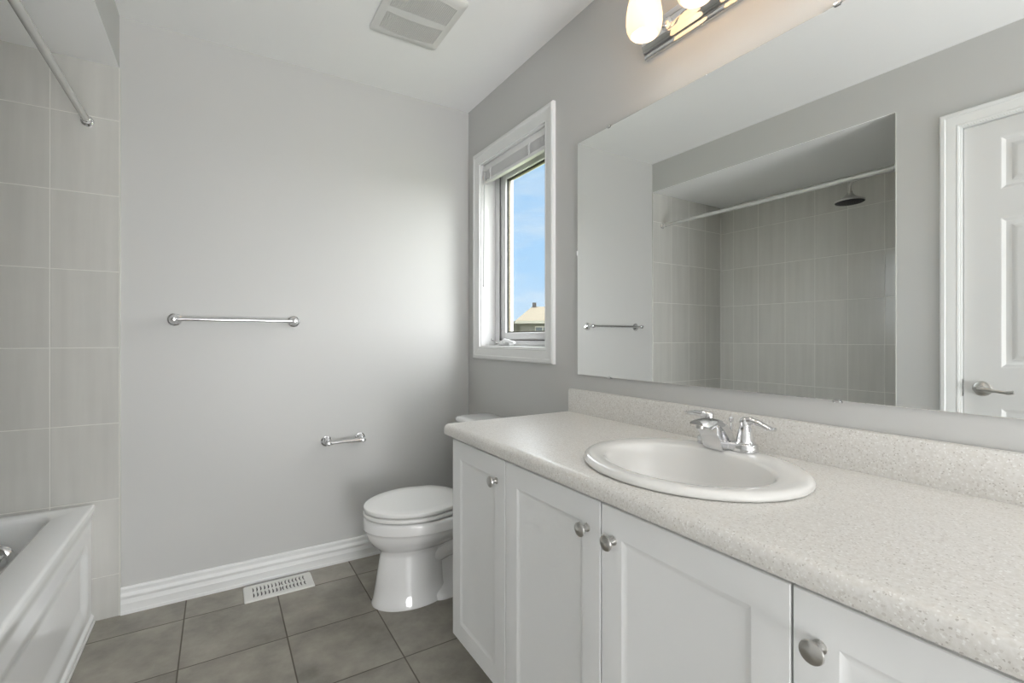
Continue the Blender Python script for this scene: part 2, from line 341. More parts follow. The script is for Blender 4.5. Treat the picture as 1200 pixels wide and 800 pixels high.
link('glazing_gasket', bm, M_SEAL, sash, smooth=False)
bm = bmesh.new(); frame_ring(bm, 'x', .112, .124, gy0+.002, gy1-.002, gz0+.002, gz1-.002, .0055, bev=0)
link('glass_spacer', bm, M_SPACER, sash, smooth=False)
bm = bmesh.new(); box(bm, .1095, .1115, gy0-.001, gy1+.001, gz0-.001, gz1+.001)
link('window_pane', bm, M_GLASS, sash, smooth=False)
# folding crank on the sill
bm = bmesh.new()
box(bm, .058, .092, -.36, -.235, WZ0+.006, WZ0+.026, .006)
tube(bm, smooth_path([(.066, -.30, WZ0+.030), (.050, -.33, WZ0+.034), (.046, -.38, WZ0+.030), (.046, -.43, WZ0+.024)]), [.011]*8+[.010]*8+[.008]*8+[.008], 12)
lathe(bm, (.066, -.30, WZ0+.02), (0, 0, 1), [(0, .017), (.014, .016), (.019, .010)], 20)
ck = link('crank_handle', bm, M_VINYL, win)
bm = bmesh.new(); tube(bm, [(.06, -.25, WZ0+.02), (.052, -.215, WZ0+.027), (.048, -.196, WZ0+.036)], .0035, 10); lathe(bm, (.048, -.196, WZ0+.036), (-.1, .2, .6), [(-.004, .004), (0, .007), (.006, .006), (.009, .003)], 12)
link('crank_knob', bm, M_STEEL, ck)

# raised mini blind
bl = tag(empty('mini_blind', (.03, -.46, 2.08)), 'white horizontal mini blind pulled fully up at the top of the window', 'blind')
bm = bmesh.new(); box(bm, .010, .038, WY0+.008, WY1-.008, 2.046, 2.080, .003); link('headrail', bm, M_VINYL, bl)
bm = bmesh.new()
for k in range(14):
    z = 2.003+k*.0031
    loft(bm, [[(.011, y, z+.0002), (.012, y, z+.0011), (.017, y, z+.0018), (.024, y, z+.0024), (.031, y, z+.0018), (.037, y, z), (.031, y, z-.0004), (.024, y, z-.0002), (.017, y, z-.0006), (.012, y, z-.0010)] for y in (WY0+.012, WY1-.012)])
link('slat_stack', bm, M_VINYL, bl, ang=20)
bm = bmesh.new(); box(bm, .011, .037, WY0+.012, WY1-.012, 1.982, 2.000, .004); link('bottom_rail', bm, M_VINYL, bl)
for yy in (-.245, -.62):
    bm = bmesh.new(); tube(bm, [(.0095, yy-.006, 2.05), (.0075, yy-.002, 2.03), (.0088, yy+.004, 2.012), (.0085, yy, 1.995)], .0022, 8)
    tube(bm, [(.0095, yy+.007, 2.05), (.0068, yy+.003, 2.028), (.0080, yy-.006, 2.010), (.0085, yy+.002, 1.985)], .0020, 8)
    tube(bm, [(.0080, yy-.009, 2.022), (.0062, yy, 2.018), (.0080, yy+.010, 2.024)], .0020, 8)
    link('ladder_cord', bm, M_VINYL, bl)
bm = bmesh.new(); tube(bm, [(.004, -.192, 2.045), (.003, -.190, 2.02)], .0022, 8); tube(bm, [(.003, -.190, 2.03), (.003, -.180, 1.42)], .0042, 6); lathe(bm, (.003, -.180, 1.425), (0, 0, -1), [(0, .0045), (.008, .006), (.016, .004)], 10)
link('tilt_wand', bm, M_WAND, bl)

# ------------------------------------------------------------------ door on the left wall (seen in the mirror)
XD = XL-.020
bm = bmesh.new()
ys = [DY0, DY0+.118, DY0+.332, DY0+.429, DY1-.118, DY1]; zs = [.008, .205, .830, 1.000, 1.640, 1.760, 1.985, DZ-.002]
box(bm, XD-.035, XD-.012, DY0+.002, DY1-.002, .008, DZ-.002)
pan = [(ys[1], ys[2]), (ys[3], ys[4])]; rows_ = [(.205, .830), (1.000, 1.640), (1.760, 1.985)]
for a_, b_ in ((DY0+.002, ys[1]), (ys[2], ys[3]), (ys[4], DY1-.002)): box(bm, XD-.012, XD, a_, b_, .008, DZ-.002)
for a_, b_ in pan:
    for c_, d_ in ((.008, .205), (.830, 1.0), (1.64, 1.76), (1.985, DZ-.002)): box(bm, XD-.012, XD, a_, b_, c_, d_)
    for c_, d_ in rows_:
        L = []
        for ins, x in ((0, XD), (.004, XD-.001), (.016, XD-.010), (.022, XD-.0115), (.034, XD-.0105), (.050, XD-.003), (.054, XD-.0025)):
            L.append([(x, a_+ins, c_+ins), (x, b_-ins, c_+ins), (x, b_-ins, d_-ins), (x, a_+ins, d_-ins)])
        loft(bm, L, cap0=False)
door = struct('door_1', bm, M_DOOR, 'white six-panel door on the left wall, seen in the mirror', 'door', ang=20)
bm = bmesh.new(); lathe(bm, (XD, -1.820, .908), (1, 0, 0), [(0, .033), (.004, .033), (.009, .029), (.012, .018), (.016, .013), (.048, .012), (.052, .011)], 28)
tube(bm, smooth_path([(XD+.046, -1.817, .908), (XD+.050, -1.835, .908), (XD+.050, -1.87, .904), (XD+.050, -1.905, .900), (XD+.051, -1.925, .903)], 6), [.0115]*6+[.009]*6+[.0065]*6+[.008]*6+[.009], 14)
link('door_handle', bm, M_NICKEL, door)
bm = bmesh.new(); box(bm, XD-.022, XD-.001, DY1-.0028, DY1-.0012, .875, .940); link('latch_plate', bm, M_STEEL, door, smooth=False)
bm = bmesh.new()
box(bm, XL-T, XL+.001, DY1+.0005, DY1+.018, 0, DZ+.018); box(bm, XL-T, XL+.001, DY0-.018, DY0-.0005, 0, DZ+.018); box(bm, XL-T, XL+.001, DY0, DY1, DZ+.0005, DZ+.018)
box(bm, XD-.060, XD-.038, DY1-.010, DY1+.001, 0, DZ); box(bm, XD-.060, XD-.038, DY0-.001, DY0+.010, 0, DZ); box(bm, XD-.060, XD-.038, DY0, DY1, DZ-.010, DZ+.001)
struct('trim_7', bm, M_TRIM, 'white door jamb around the panelled door', 'door jamb', smooth=False)
bm = bmesh.new(); casing(bm, XL, 1, DY0-.006, DY1+.006, 0, DZ+.006, .066, bottom=False)
struct('trim_8', bm, M_TRIM, 'white moulded casing around the panelled door', 'door casing', ang=25)
tag(link('strike_plate', one(box, XL-.034, XL-.004, DY1-.0005, DY1+.0006, .870, .945, 0), M_STEEL), 'small steel strike plate on the door jamb beside the lever handle', 'strike plate')

# ------------------------------------------------------------------ bathtub
tub = tag(empty('bathtub', ((-1.66+XA)/2, -.757, 0)), 'white alcove bathtub with recessed apron panel below the tiled walls', 'bathtub')
TX0, TX1, TY0, TY1, TZ = XA+.001, -1.660, YE+.001, -.0085, .470
def rrect(x0, x1, y0, y1, r, z, n=10):
    P = []
    for cx, cy, a0 in ((x1-r, y1-r, 0), (x0+r, y1-r, 90), (x0+r, y0+r, 180), (x1-r, y0+r, 270)):
        for k in range(n+1):
            a_ = math.radians(a0+90*k/n); P.append((cx+r*math.cos(a_), cy+r*math.sin(a_), z))
    return P
bm = bmesh.new()
def rr2(i, r, z, j=None): j = i if j is None else j; return rrect(TX0+i, TX1-j, TY0+i, TY1-i, r, z)
L = [rrect(TX0, TX1, TY0, TY1, .001, TZ-.014), rrect(TX0, TX1, TY0, TY1, .001, TZ-.008), rrect(TX0+.003, TX1-.003, TY0+.003, TY1-.003, .002, TZ-.002), rrect(TX0+.009, TX1-.009, TY0+.009, TY1-.009, .004, TZ)]
bx0, bx1, by0, by1 = XA+.050, -1.764, TY0+.095, -.085
L += [rrect(bx0-.008, bx1+.008, by0-.008, by1+.008, .075, TZ), rrect(bx0, bx1, by0, by1, .075, TZ-.004), rrect(bx0+.007, bx1-.007, by0+.007, by1-.007, .075, TZ-.016),
      rrect(bx0+.016, bx1-.014, by0+.05, by1-.016, .085, TZ-.10), rrect(bx0+.03, bx1-.028, by0+.14, by1-.034, .10, TZ-.24), rrect(bx0+.05, bx1-.05, by0+.21, by1-.06, .11, .135),
      rrect(bx0+.09, bx1-.09, by0+.27, by1-.11, .10, .105), rrect(bx0+.18, bx1-.18, by0+.4, by1-.25, .06, .102)]
loft(bm, L, cap0=False)
link('basin', bm, M_TUB, tub, ang=50)
bm = bmesh.new()
ny, nz = 170, 110
def sst(a, b, x): x = max(0, min(1, (x-a)/(b-a))); return x*x*(3-2*x)
def apx(y, z):
    # signed distance inside rounded panel
    y0, y1, z0, z1, r = TY0+.06, TY1-.055, .055, .352, .07
    cy, cz = (y0+y1)/2, (z0+z1)/2; qx = abs(y-cy)-(y1-y0)/2+r; qz = abs(z-cz)-(z1-z0)/2+r
    d = -(math.hypot(max(qx, 0), max(qz, 0))+min(max(qx, qz), 0)-r)
    x = TX1-.0004
    x -= .012*sst(0, .065, d)
    x -= .010*sst(.452, .395, z)            # lip overhang
    x += .008*sst(.035, .020, z)
    return x
G = [[bm.verts.new((apx(TY0+(TY1-TY0)*i/ny, .001+(TZ-.0145)*j/nz), TY0+(TY1-TY0)*i/ny, .001+(TZ-.0145)*j/nz)) for j in range(nz+1)] for i in range(ny+1)]
for i in range(ny):
    for j in range(nz): bm.faces.new((G[i][j], G[i+1][j], G[i+1][j+1], G[i][j+1]))
B = [[bm.verts.new((TX1-.05, g_.co.y, g_.co.z)) for g_ in (G[i][0], G[i][nz])] for i in (0, ny)]
bm.faces.new((B[0][0], B[1][0], B[1][1], B[0][1]))
bm.faces.new([G[0][j] for j in range(nz+1)]+[B[0][1], B[0][0]]); bm.faces.new([G[ny][j] for j in range(nz+1)][::-1]+[B[1][0], B[1][1]])
bm.faces.new([G[i][0] for i in range(ny+1)][::-1]+[B[0][0], B[1][0]]); bm.faces.new([G[i][nz] for i in range(ny+1)]+[B[1][1], B[0][1]])
link('apron', bm, M_TUB, tub, ang=85)
bm = bmesh.new(); box(bm, TX1-.006, TX1+.003, TY0, TY1-.002, 0.0005, .006, .002); link('floor_caulk', bm, M_CAULK, tub)
bm = bmesh.new(); lathe(bm, (-1.905, -.118, .338), (0, -1, .12), [(0, .056), (.006, .057), (.012, .054), (.018, .045), (.022, .030), (.023, .001)], 36)
tube(bm, smooth_path([(-1.905, -.142, .338), (-1.897, -.158, .354), (-1.885, -.166, .371)], 6), [.010]*6+[.008]*6+[.009], 12)
link('overflow_plate', bm, M_CHROME, tub)

# shower rod
rod = tag(empty('shower_rod', (-1.683, -.76, 1.985)), 'straight light grey shower curtain rod spanning the bath alcove', 'shower rod')
link('rod', one(tube, [(-1.683, -.030, 1.985), (-1.683, -.62, 1.985), (-1.683, -.62001, 1.985), (-1.683, YE+.030, 1.985)], .0125, 24), M_ROD, rod)
for y, d in ((-.0085, -1), (YE+.0005, 1)):
    bm = bmesh.new(); lathe(bm, (-1.683, y, 1.985), (0, d, 0), [(0, .021), (.004, .021), (.008, .018), (.010, .0155), (.034, .0150), (.036, .013)], 24); link('end_flange', bm, M_CHROME, rod)

# shower head
sh = tag(empty('rain_shower', (-2.04, YE, 2.08)), 'round rain shower head with black face on a curved arm in the bath alcove', 'shower head')
bm = bmesh.new(); tube(bm, smooth_path([(-2.04, YE+.002, 2.068), (-2.04, -1.40, 2.074), (-2.04, -1.26, 2.078), (-2.04, -1.155, 2.074), (-2.04, -1.133, 2.050), (-2.04, -1.130, 2.015)], 8), .0085, 14)
lathe(bm, (-2.04, YE+.0005, 2.068), (0, 1, .1), [(0, .028), (.004, .028), (.010, .018), (.012, .010)], 24); link('shower_arm', bm, M_NICKEL, sh)
bm = bmesh.new(); lathe(bm, (-2.04, -1.128, 2.022), (0, -.03, -1), [(0, .012), (.008, .016), (.014, .015), (.022, .020), (.036, .030), (.050, .050), (.060, .073), (.064, .078), (.070, .079), (.0715, .076)], 40); link('head_bell', bm, M_NICKEL, sh)
bm = bmesh.new(); o_ = Vector((-2.04, -1.128-.0022, 2.022-.0715)); lathe(bm, o_, (0, -.03, -1), [(-.001, .0755), (.001, .0755), (.0025, .070), (.003, .001)], 40)
for rr in (.012, .026, .040, .054, .066):
    n_ = max(5, int(rr*2*PI/.0125))
    for k in range(n_):
        lathe(bm, o_+Vector((rr*math.cos(2*PI*k/n_), rr*math.sin(2*PI*k/n_), -.0015)), (0, 0, -1), [(0, .0022), (.0035, .0014)], 6)
link('spray_face', bm, M_RUB, sh)

# ------------------------------------------------------------------ towel bar and paper holder
def wall_post(name, x, z, reach, par, R=.027):
    bm = bmesh.new()
    lathe(bm, (x, -.0002, z), (0, -1, 0), [(0, R), (.003, R), (.005, R-.001), (.007, R-.006), (.010, R-.007), (.013, R-.011), (.020, .0105), (reach-.020, .0085), (reach-.014, .0095), (reach-.010, .012), (reach, .0135), (reach+.008, .0125), (reach+.013, .008), (reach+.0145, .001)], 32)
    return link(name, bm, M_CHROME, par)
tb = tag(empty('towel_bar', (-1.168, 0, 1.2065)), 'long chrome towel bar on two round posts on the far wall', 'towel bar')
for x in (-1.401, -.935): wall_post('post', x, 1.2065, .062, tb)
link('bar', one(tube, [(-1.401, -.060, 1.2065), (-1.2, -.060, 1.2065), (-.935, -.060, 1.2065)], .0080, 18), M_CHROME, tb)
tp = tag(empty('toilet_paper_holder', (-.704, 0, .617)), 'short empty chrome toilet paper holder low on the far wall', 'paper holder')
for x in (-.786, -.622): wall_post('post', x, .617, .068, tp, .026)
bm = bmesh.new(); tube(bm, [(-.786, -.066, .617), (-.770, -.066, .617)], .0105, 18); tube(bm, [(-.770, -.066, .617), (-.702, -.066, .617)], .0075, 18); tube(bm, [(-.704, -.066, .617), (-.636, -.066, .617)], .0092, 18); tube(bm, [(-.640, -.066, .617), (-.622, -.066, .617)], .0110, 18)
link('roller', bm, M_CHROME, tp)

# ------------------------------------------------------------------ toilet (faces -x)
TYC = -.478
tl_ = tag(empty('toilet', (-.40, TYC, 0)), 'white two-piece toilet with closed lid between far wall and vanity', 'toilet')
def egg(xf, xb, hw, z, n=64, flat=0):
    """oval in plan: rounded to the front (-x), squarer to the back"""
    P = []; xm = xf+(xb-xf)*(.56 if flat else .52)
    for k in range(n):
        a_ = 2*PI*k/n; c, s = math.cos(a_), math.sin(a_)
        if c > 0:
            x = xm+(xb-xm)*abs(c)**(.28 if flat else .9); y = hw*math.copysign(abs(s)**(.9 if flat else .92), s)*(1-(.46 if flat else 0)*((x-xm)/(xb-xm))**2)
        else:
            x = xm+(xf-xm)*abs(c); y = hw*math.copysign(abs(s), s)
        P.append((x, TYC+y, z))
    return P
bm = bmesh.new()
loft(bm, [egg(-.690, -.36, .120, .0), egg(-.690, -.36, .120, .010), egg(-.684, -.365, .114, .022), egg(-.674, -.37, .103, .09), egg(-.664, -.37, .092, .16), egg(-.655, -.36, .085, .215), egg(-.652, -.35, .084, .235),
          egg(-.664, -.32, .102, .250), egg(-.690, -.28, .140, .275), egg(-.708, -.25, .166, .305), egg(-.717, -.235, .178, .334), egg(-.719, -.230, .181, .348), egg(-.7235, -.226, .185, .350), egg(-.724, -.225, .1855, .385), egg(-.721, -.226, .183, .396), egg(-.712, -.234, .174, .400)])
def rb(x0, x1, hw, z): return rrect(x0, x1, TYC-hw, TYC+hw, min(.05, hw*.6), z)
loft(bm, [rb(-.46, -.10, .118, .0), rb(-.46, -.10, .118, .012), rb(-.46, -.105, .108, .028), rb(-.46, -.11, .070, .05), rb(-.46, -.10, .062, .15), rb(-.46, -.08, .080, .25), rb(-.46, -.05, .115, .32), rb(-.46, -.035, .150, .37), rb(-.40, -.03, .165, .395), rb(-.38, -.035, .160, .400)])
for s in (-1, 1):
    tube(bm, smooth_path([(-.52, TYC+s*.020, .200), (-.44, TYC+s*.030, .190), (-.37, TYC+s*.040, .215), (-.30, TYC+s*.046, .245), (-.225, TYC+s*.046, .225), (-.185, TYC+s*.044, .14), (-.18, TYC+s*.044, .02)], 7), [.045]*7+[.050]*7+[.053]*7+[.053]*7+[.052]*7+[.052]*7+[.052], 20)
bowl = (bmesh.ops.scale(bm, vec=(1, 1, .93), verts=bm.verts), link('bowl', bm, M_PORC, tl_, ang=60))[1]
for s in (-1, 1):
    bm = bmesh.new(); lathe(bm, (-.27, TYC+s*.100, .020), (0, s*.2, 1), [(0, .014), (.010, .014), (.018, .010), (.021, .003)], 16); link('bolt_cap', bm, M_SEAT, bowl)
def slab(zb, zt, grow, xb=-.292, r=.005):
    def e(g, z): return egg(-.722-grow+g, xb-g, .186+grow-g, z, flat=1)
    return [e(r, zb), e(r*.3, zb+r*.3), e(0, zb+r), e(0, zt-r), e(r*.3, zt-r*.35), e(r*1.1, zt-r*.05), e(.05, zt+.001), e(.10, zt+.0016)]
bm = bmesh.new(); loft(bm, slab(.3775, .3945, .002)); link('seat_ring', bm, M_SEAT, tl_, ang=50)
bm = bmesh.new(); loft(bm, slab(.3985, .4165, .000)); lid = link('seat_lid', bm, M_SEAT, tl_, ang=50)
for s in (-1, 1):
    bm = bmesh.new(); tube(bm, [(-.262, TYC+s*.045, .396), (-.262, TYC+s*.10, .396)], .012, 16); box(bm, -.285, -.25, TYC+s*.055, TYC+s*.090, .372, .397, .004); link('hinge', bm, M_SEAT, lid)
bm = bmesh.new()
def tk(x0, x1, hw, r, z): return rrect(x0, x1, TYC-hw, TYC+hw, r, z)
loft(bm, [tk(-.175, -.035, .165, .035, .3705), tk(-.190, -.028, .185, .04, .390), tk(-.196, -.024, .195, .04, .45), tk(-.205, -.018, .208, .035, .695), tk(-.204, -.019, .207, .035, .700)])
tank = link('tank', bm, M_PORC, tl_, ang=50)
bm = bmesh.new()
loft(bm, [tk(-.208, -.014, .212, .035, .7005), tk(-.214, -.010, .219, .036, .704), tk(-.216, -.008, .221, .036, .712), tk(-.215, -.009, .220, .036, .722), tk(-.208, -.014, .213, .036, .729), tk(-.190, -.03, .195, .036, .7315)])
link('tank_lid', bm, M_PORC, tl_, ang=50)
bm = bmesh.new(); lathe(bm, (-.2055, TYC+.15, .655), (-1, 0, 0), [(0, .012), (.006, .012), (.010, .008), (.016, .007)], 16); tube(bm, [(-.219, TYC+.152, .655), (-.222, TYC+.12, .652), (-.222, TYC+.08, .645)], [.006, .005, .006], 12); link('flush_lever', bm, M_CHROME, tl_)

# ------------------------------------------------------------------ floor register
rg = tag(empty('floor_register', (-1.008, -.111, 0)), 'white slotted floor vent register against the far wall baseboard', 'floor vent')
x0, x1, y0, y1 = -1.148, -.867, -.184, -.038
bm = bmesh.new(); sl_ = []
L = [rrect(x0, x1, y0, y1, .006, .0003), rrect(x0, x1, y0, y1, .006, .003), rrect(x0+.003, x1-.003, y0+.003, y1-.003, .006, .0062), rrect(x0+.006, x1-.006, y0+.006, y1-.006, .005, .0068)]
loft(bm, L); plate = link('faceplate', bm, M_REG, rg)
cut = bmesh.new()
for k in range(15):
    cx = x0+.035+k*(x1-x0-.07)/14
    for cy in (-.086, -.136):
        P = []; bend = (.006 if k < 7.5 else -.006)*(1 if cy > -.1 else 1)
        for j in range(9):
            s = j/8; yy = cy-.021+.042*s; P.append((cx-.0028+bend*(1-(2*s-1)**2)*.6, yy))
        Q = [(u+.0056, v) for u, v in P][::-1]
        loft(cut, [[(u, v, .0022) for u, v in P+Q], [(u, v, .02) for u, v in P+Q]])
boolean(plate, cut)
bm = bmesh.new(); box(bm, x0+.025, x1-.025, y0+.02, y1-.02, .0018, .0024); link('dark_backing', bm, plain('register_dark', S((92, 92, 90)), .7), rg, smooth=False)  # dark sheet under the slots, standing in for the shaded recess
tag(link('vent_gap_strip', one(box, -1.140, -.872, -.0375, -.0165, .0002, .0022), M_STRIP, smooth=False), 'flat grey strip between the floor vent register and the baseboard', 'strip')

# ------------------------------------------------------------------ ceiling exhaust fan grille
fg = tag(empty('exhaust_fan', (-.555, -.64, H)), 'white square exhaust fan grille on the ceiling near the corner', 'exhaust fan')
fx0, fx1, fy0, fy1 = -.702, -.404, -.825, -.466
bm = bmesh.new()
nx, ny2 = 24, 24
def dome(x, y): u = (x-(fx0+fx1)/2)/((fx1-fx0)/2); v = (y-(fy0+fy1)/2)/((fy1-fy0)/2); return H-.006-.014*(1-u*u)*(1-v*v)**.5 if abs(u) < 1 and abs(v) < 1 else H-.006
FC = [(-.674, -.434, -.628, -.518), (-.674, -.434, -.772, -.659)]    # slotted fields x0,x1,y0,y1
L = [rrect(fx0, fx1, fy0, fy1, .018, H-.0002), rrect(fx0, fx1, fy0, fy1, .018, H-.006), rrect(fx0+.006, fx1-.006, fy0+.006, fy1-.006, .016, H-.011), rrect(fx0+.03, fx1-.03, fy0+.035, fy1-.035, .012, H-.0135)]
loft(bm, L)
grille = link('grille_frame', bm, M_VENT, fg, ang=50)
cut = bmesh.new()
nsl = 34
for fi, (a0, a1, b0, b1) in enumerate(FC):
    for k in range(nsl):
        cx = a0+(k+.5)*(a1-a0)/nsl; u = (cx-(a0+a1)/2)/((a1-a0)/2); bul = .018*(1-u*u)
        yb, yt = (b0-bul*.35, b1+bul) if fi == 0 else (b0-bul, b1+bul*.35)
        if fi == 0: yb, yt = b0+bul*.55, b1+bul
        else: yb, yt = b0-bul, b1-bul*.0
        box(cut, cx-.0011, cx+.0011, yb, yt, H-.03, H-.003)
boolean(grille, cut)

# ------------------------------------------------------------------ vanity cabinet
CX = -.552; VY1, VY0 = -.985, -2.478; VZ0, VZ1 = .108, .785
van = tag(empty('vanity_cabinet', (-.28, -1.73, 0)), 'white four-door shaker bathroom vanity cabinet under the speckled countertop', 'vanity')
bm = bmesh.new(); box(bm, CX+.019, -.004, VY1-.016, VY1, VZ0, VZ1+.003); box(bm, CX+.019, -.004, VY0, VY0+.016, VZ0, VZ1+.003); box(bm, CX+.019, -.004, VY0+.016, VY1-.016, VZ0, VZ0+.016); box(bm, -.012, -.004, VY0+.016, VY1-.016, VZ0+.016, VZ1+.003); box(bm, CX+.019, CX+.037, VY0+.016, VY1-.016, VZ1-.05, VZ1+.003)
for y_ in (-1.339, -1.734, -2.128): box(bm, CX+.019, CX+.037, y_-.02, y_+.02, VZ0+.016, VZ1-.05)
if 1: pass; link('carcass', bm, M_CAB, van)
bm = bmesh.new(); box(bm, CX+.085, -.004, VY0, VY1-.004, .0005, VZ0); link('toe_kick', bm, M_CAB, van, smooth=False)
def cab_door(ya, yb, knob_y):
    """shaker door between ya > yb"""
    bm = bmesh.new(); st = .058; z0, z1 = VZ0+.001, .780
    f = [[(CX+.0185, y, z) for y, z in ((yb, z0), (ya, z0), (ya, z1), (yb, z1))]]
    for ins, x in ((0, CX+.0015), (.0015, CX), (st, CX), (st+.002, CX+.0006), (st+.012, CX+.0040), (st+.014, CX+.0043)):
        f.append([(x, yb+ins, z0+ins), (x, ya-ins, z0+ins), (x, ya-ins, z1-ins), (x, yb+ins, z1-ins)])
    loft(bm, f)
    d = link('door', bm, M_CAB, van, ang=20)
    bm = bmesh.new(); lathe(bm, (CX, knob_y, .713), (-1, 0, 0), [(0, .0095), (.002, .0095), (.004, .0065), (.013, .0050), (.016, .0075), (.019, .0145), (.0215, .0162), (.024, .0155), (.0265, .011), (.0275, .001)], 32)
    link('knob', bm, M_NICKEL, d)
g_ = .0016
cab_door(VY1-.0005, -1.339+g_, -1.290)
cab_door(-1.339-g_, -1.734+g_, -1.690)
cab_door(-1.734-g_, -2.128+g_, -1.772)
cab_door(-2.128-g_, VY0+.0005, -2.165)

# countertop with bullnose edge and hole for the basin
CZ = .8276; CY1, CY0 = -.953, -2.500; CF = -.570
prof = [(-.001, .790), (CF+.006, .790), (CF+.0015, .793), (CF, .799), (CF, .812), (CF+.0025, .8195), (CF+.008, .8250), (CF+.016, .8272), (CF+.026, CZ), (-.001, CZ)]
bm = bmesh.new(); extrude_prof(bm, prof, 'y', CY0, CY1)
ct = link('countertop', bm, M_LAM, ang=30)
tag(ct, 'pale speckled laminate countertop with rounded front edge on the vanity', 'countertop')
SX, SY, SA, SB = -.306, -1.760, .224, .262
cut = bmesh.new(); loft(cut, [[(SX+(SA-.022)*math.cos(2*PI*k/64), SY+(SB-.022)*math.sin(2*PI*k/64), z) for k in range(64)] for z in (.7, .9)])
boolean(ct, cut)
bm = bmesh.new(); extrude_prof(bm, [(-.0008, CZ+.0002), (-.019, CZ+.0002), (-.019, .912), (-.0165, .9185), (-.011, .9205), (-.0008, .9205)], 'y', CY0, CY1)
link('backsplash', bm, M_LAM, ct, ang=30)

# drop-in oval basin
snk = tag(empty('sink', (SX, SY, CZ)), 'white oval drop-in sink set in the speckled countertop', 'sink')
bm = bmesh.new(); n = 72
def ov(cx, cy, a_, b_, z): return [(cx+a_*math.cos(2*PI*k/n), cy+b_*math.sin(2*PI*k/n), z) for k in range(n)]
bxs = SX-.024
L = [ov(SX, SY, SA-.006, SB-.006, CZ+.0004), ov(SX, SY, SA-.001, SB-.001, CZ+.003), ov(SX, SY, SA, SB, CZ+.007), ov(SX, SY, SA-.002, SB-.002, CZ+.012), ov(SX, SY, SA-.008, SB-.008, CZ+.0165), ov(SX-.002, SY, SA-.018, SB-.018, CZ+.0185),
     ov(bxs, SY-.004, .161, .208, CZ+.0172), ov(bxs, SY-.004, .156, .203, CZ+.0150), ov(bxs, SY-.004, .152, .199, CZ+.010), ov(bxs, SY-.004, .147, .193, CZ-.012), ov(bxs, SY-.004, .134, .176, CZ-.06), ov(bxs, SY, .108, .145, CZ-.10), ov(bxs, SY, .07, .09, CZ-.128), ov(bxs+.01, SY, .024, .024, CZ-.137), ov(bxs+.01, SY, .021, .021, CZ-.142)]
loft(bm, L, cap0=False)
bas = link('basin', bm, M_SINK, snk, ang=60)
bm = bmesh.new(); lathe(bm, (bxs+.01, SY, CZ-.1415), (0, 0, 1), [(0, .0205), (.004, .0205), (.006, .016), (.0065, .001)], 28); link('drain', bm, M_CHROME, snk)

# faucet
FX, FY, FZ = -.120, -1.735, CZ+.0187
fc = tag(empty('faucet', (FX, FY, FZ)), 'chrome two-lever centreset faucet on the back of the oval sink', 'faucet')
def stad(hl, hw, z, n=12):
    P = []
    for c, a0 in ((1, 0), (-1, 180)):
        for k in range(n+1):
            a_ = math.radians(a0+180*k/n); P.append((FX+hw*math.cos(a_), FY+c*(hl-hw)+hw*math.sin(a_), z))
    return P
bm = bmesh.new()
loft(bm, [stad(.082, .028, FZ+.0002), stad(.082, .028, FZ+.014), stad(.0805, .0265, FZ+.018), stad(.078, .024, FZ+.0195)])
base = link('base_plate', bm, M_CHROME, fc, ang=40)
for s, tip in ((1, (.020, .058)), (-1, (.004, -.074))):
    bm = bmesh.new(); hy = FY+s*.052
    lathe(bm, (FX, hy, FZ+.0195), (0, 0, 1), [(0, .0235), (.002, .0235), (.0035, .0215), (.012, .0205), (.030, .0165), (.038, .0145), (.041, .0125), (.046, .0125), (.053, .0135), (.060, .0115), (.064, .006), (.065, .001)], 28)
    hub = link('handle_hub', bm, M_CHROME, fc, ang=50)
    bm = bmesh.new(); z = FZ+.0195+.054
    c = [(FX, hy, z), (FX+tip[0]*.25, hy+tip[1]*.25, z+.003), (FX+tip[0]*.55, hy+tip[1]*.55, z-.002), (FX+tip[0]*.85, hy+tip[1]*.85, z-.010), (FX+tip[0], hy+tip[1], z-.009)]
    if s > 0: c = [(FX-.002, hy, z), (FX-.010, hy+.020, z+.004), (FX-.014, hy+.037, z+.004), (FX-.019, hy+.050, z+.002), (FX-.020, hy+.057, z+.002)]
    tube(bm, smooth_path(c, 6), [.0105]*6+[.0095]*6+[.0095]*6+[.0095]*6+[.006], 14, flat=[(1, 1)]*6+[(1.0, .75)]*6+[(1.05, .6)]*6+[(1.05, .5)]*6+[(1, .4)])
    link('lever', bm, M_CHROME, hub, ang=50)
# spout: wedge body rising from the base and reaching forward
bm = bmesh.new()
def rib(xt, zt, xb, zb, hw, n=9, rt=1.7):
    """cross-section across y between an upper and a lower edge point"""
    P = []
    for k in range(n): P.append((xb, FY-hw+2*hw*k/(n-1), zb))
    for k in range(n):
        u = 1-2*k/(n-1); P.append((xt+(xb-xt)*rt*.35*abs(u)**3, FY+hw*u*.93, zt+(zb-zt)*rt*.35*abs(u)**3))
    return P
loft(bm, [rib(FX+.024, FZ+.003, FX+.024, FZ+.0004, .022), rib(FX+.020, FZ+.022, FX+.000, FZ+.0004, .0245), rib(FX+.012, FZ+.038, FX-.028, FZ+.0004, .027), rib(FX+.002, FZ+.052, FX-.054, FZ+.0004, .0275),
          rib(FX-.010, FZ+.062, FX-.060, FZ+.014, .0272), rib(FX-.026, FZ+.071, FX-.067, FZ+.032, .0268), rib(FX-.045, FZ+.077, FX-.080, FZ+.048, .0265), rib(FX-.070, FZ+.081, FX-.094, FZ+.058, .0262),
          rib(FX-.090, FZ+.082, FX-.102, FZ+.063, .0245), rib(FX-.108, FZ+.081, FX-.114, FZ+.066, .0225), rib(FX-.120, FZ+.079, FX-.121, FZ+.069, .0190)])
spt = link('spout', bm, M_CHROME, fc, ang=45)
bm = bmesh.new(); lathe(bm, (FX-.104, FY, FZ+.0655), (-.15, 0, -1), [(0, .011), (.008, .0105), (.009, .008), (.0095, .001)], 20); link('aerator', bm, M_NICKEL, spt)
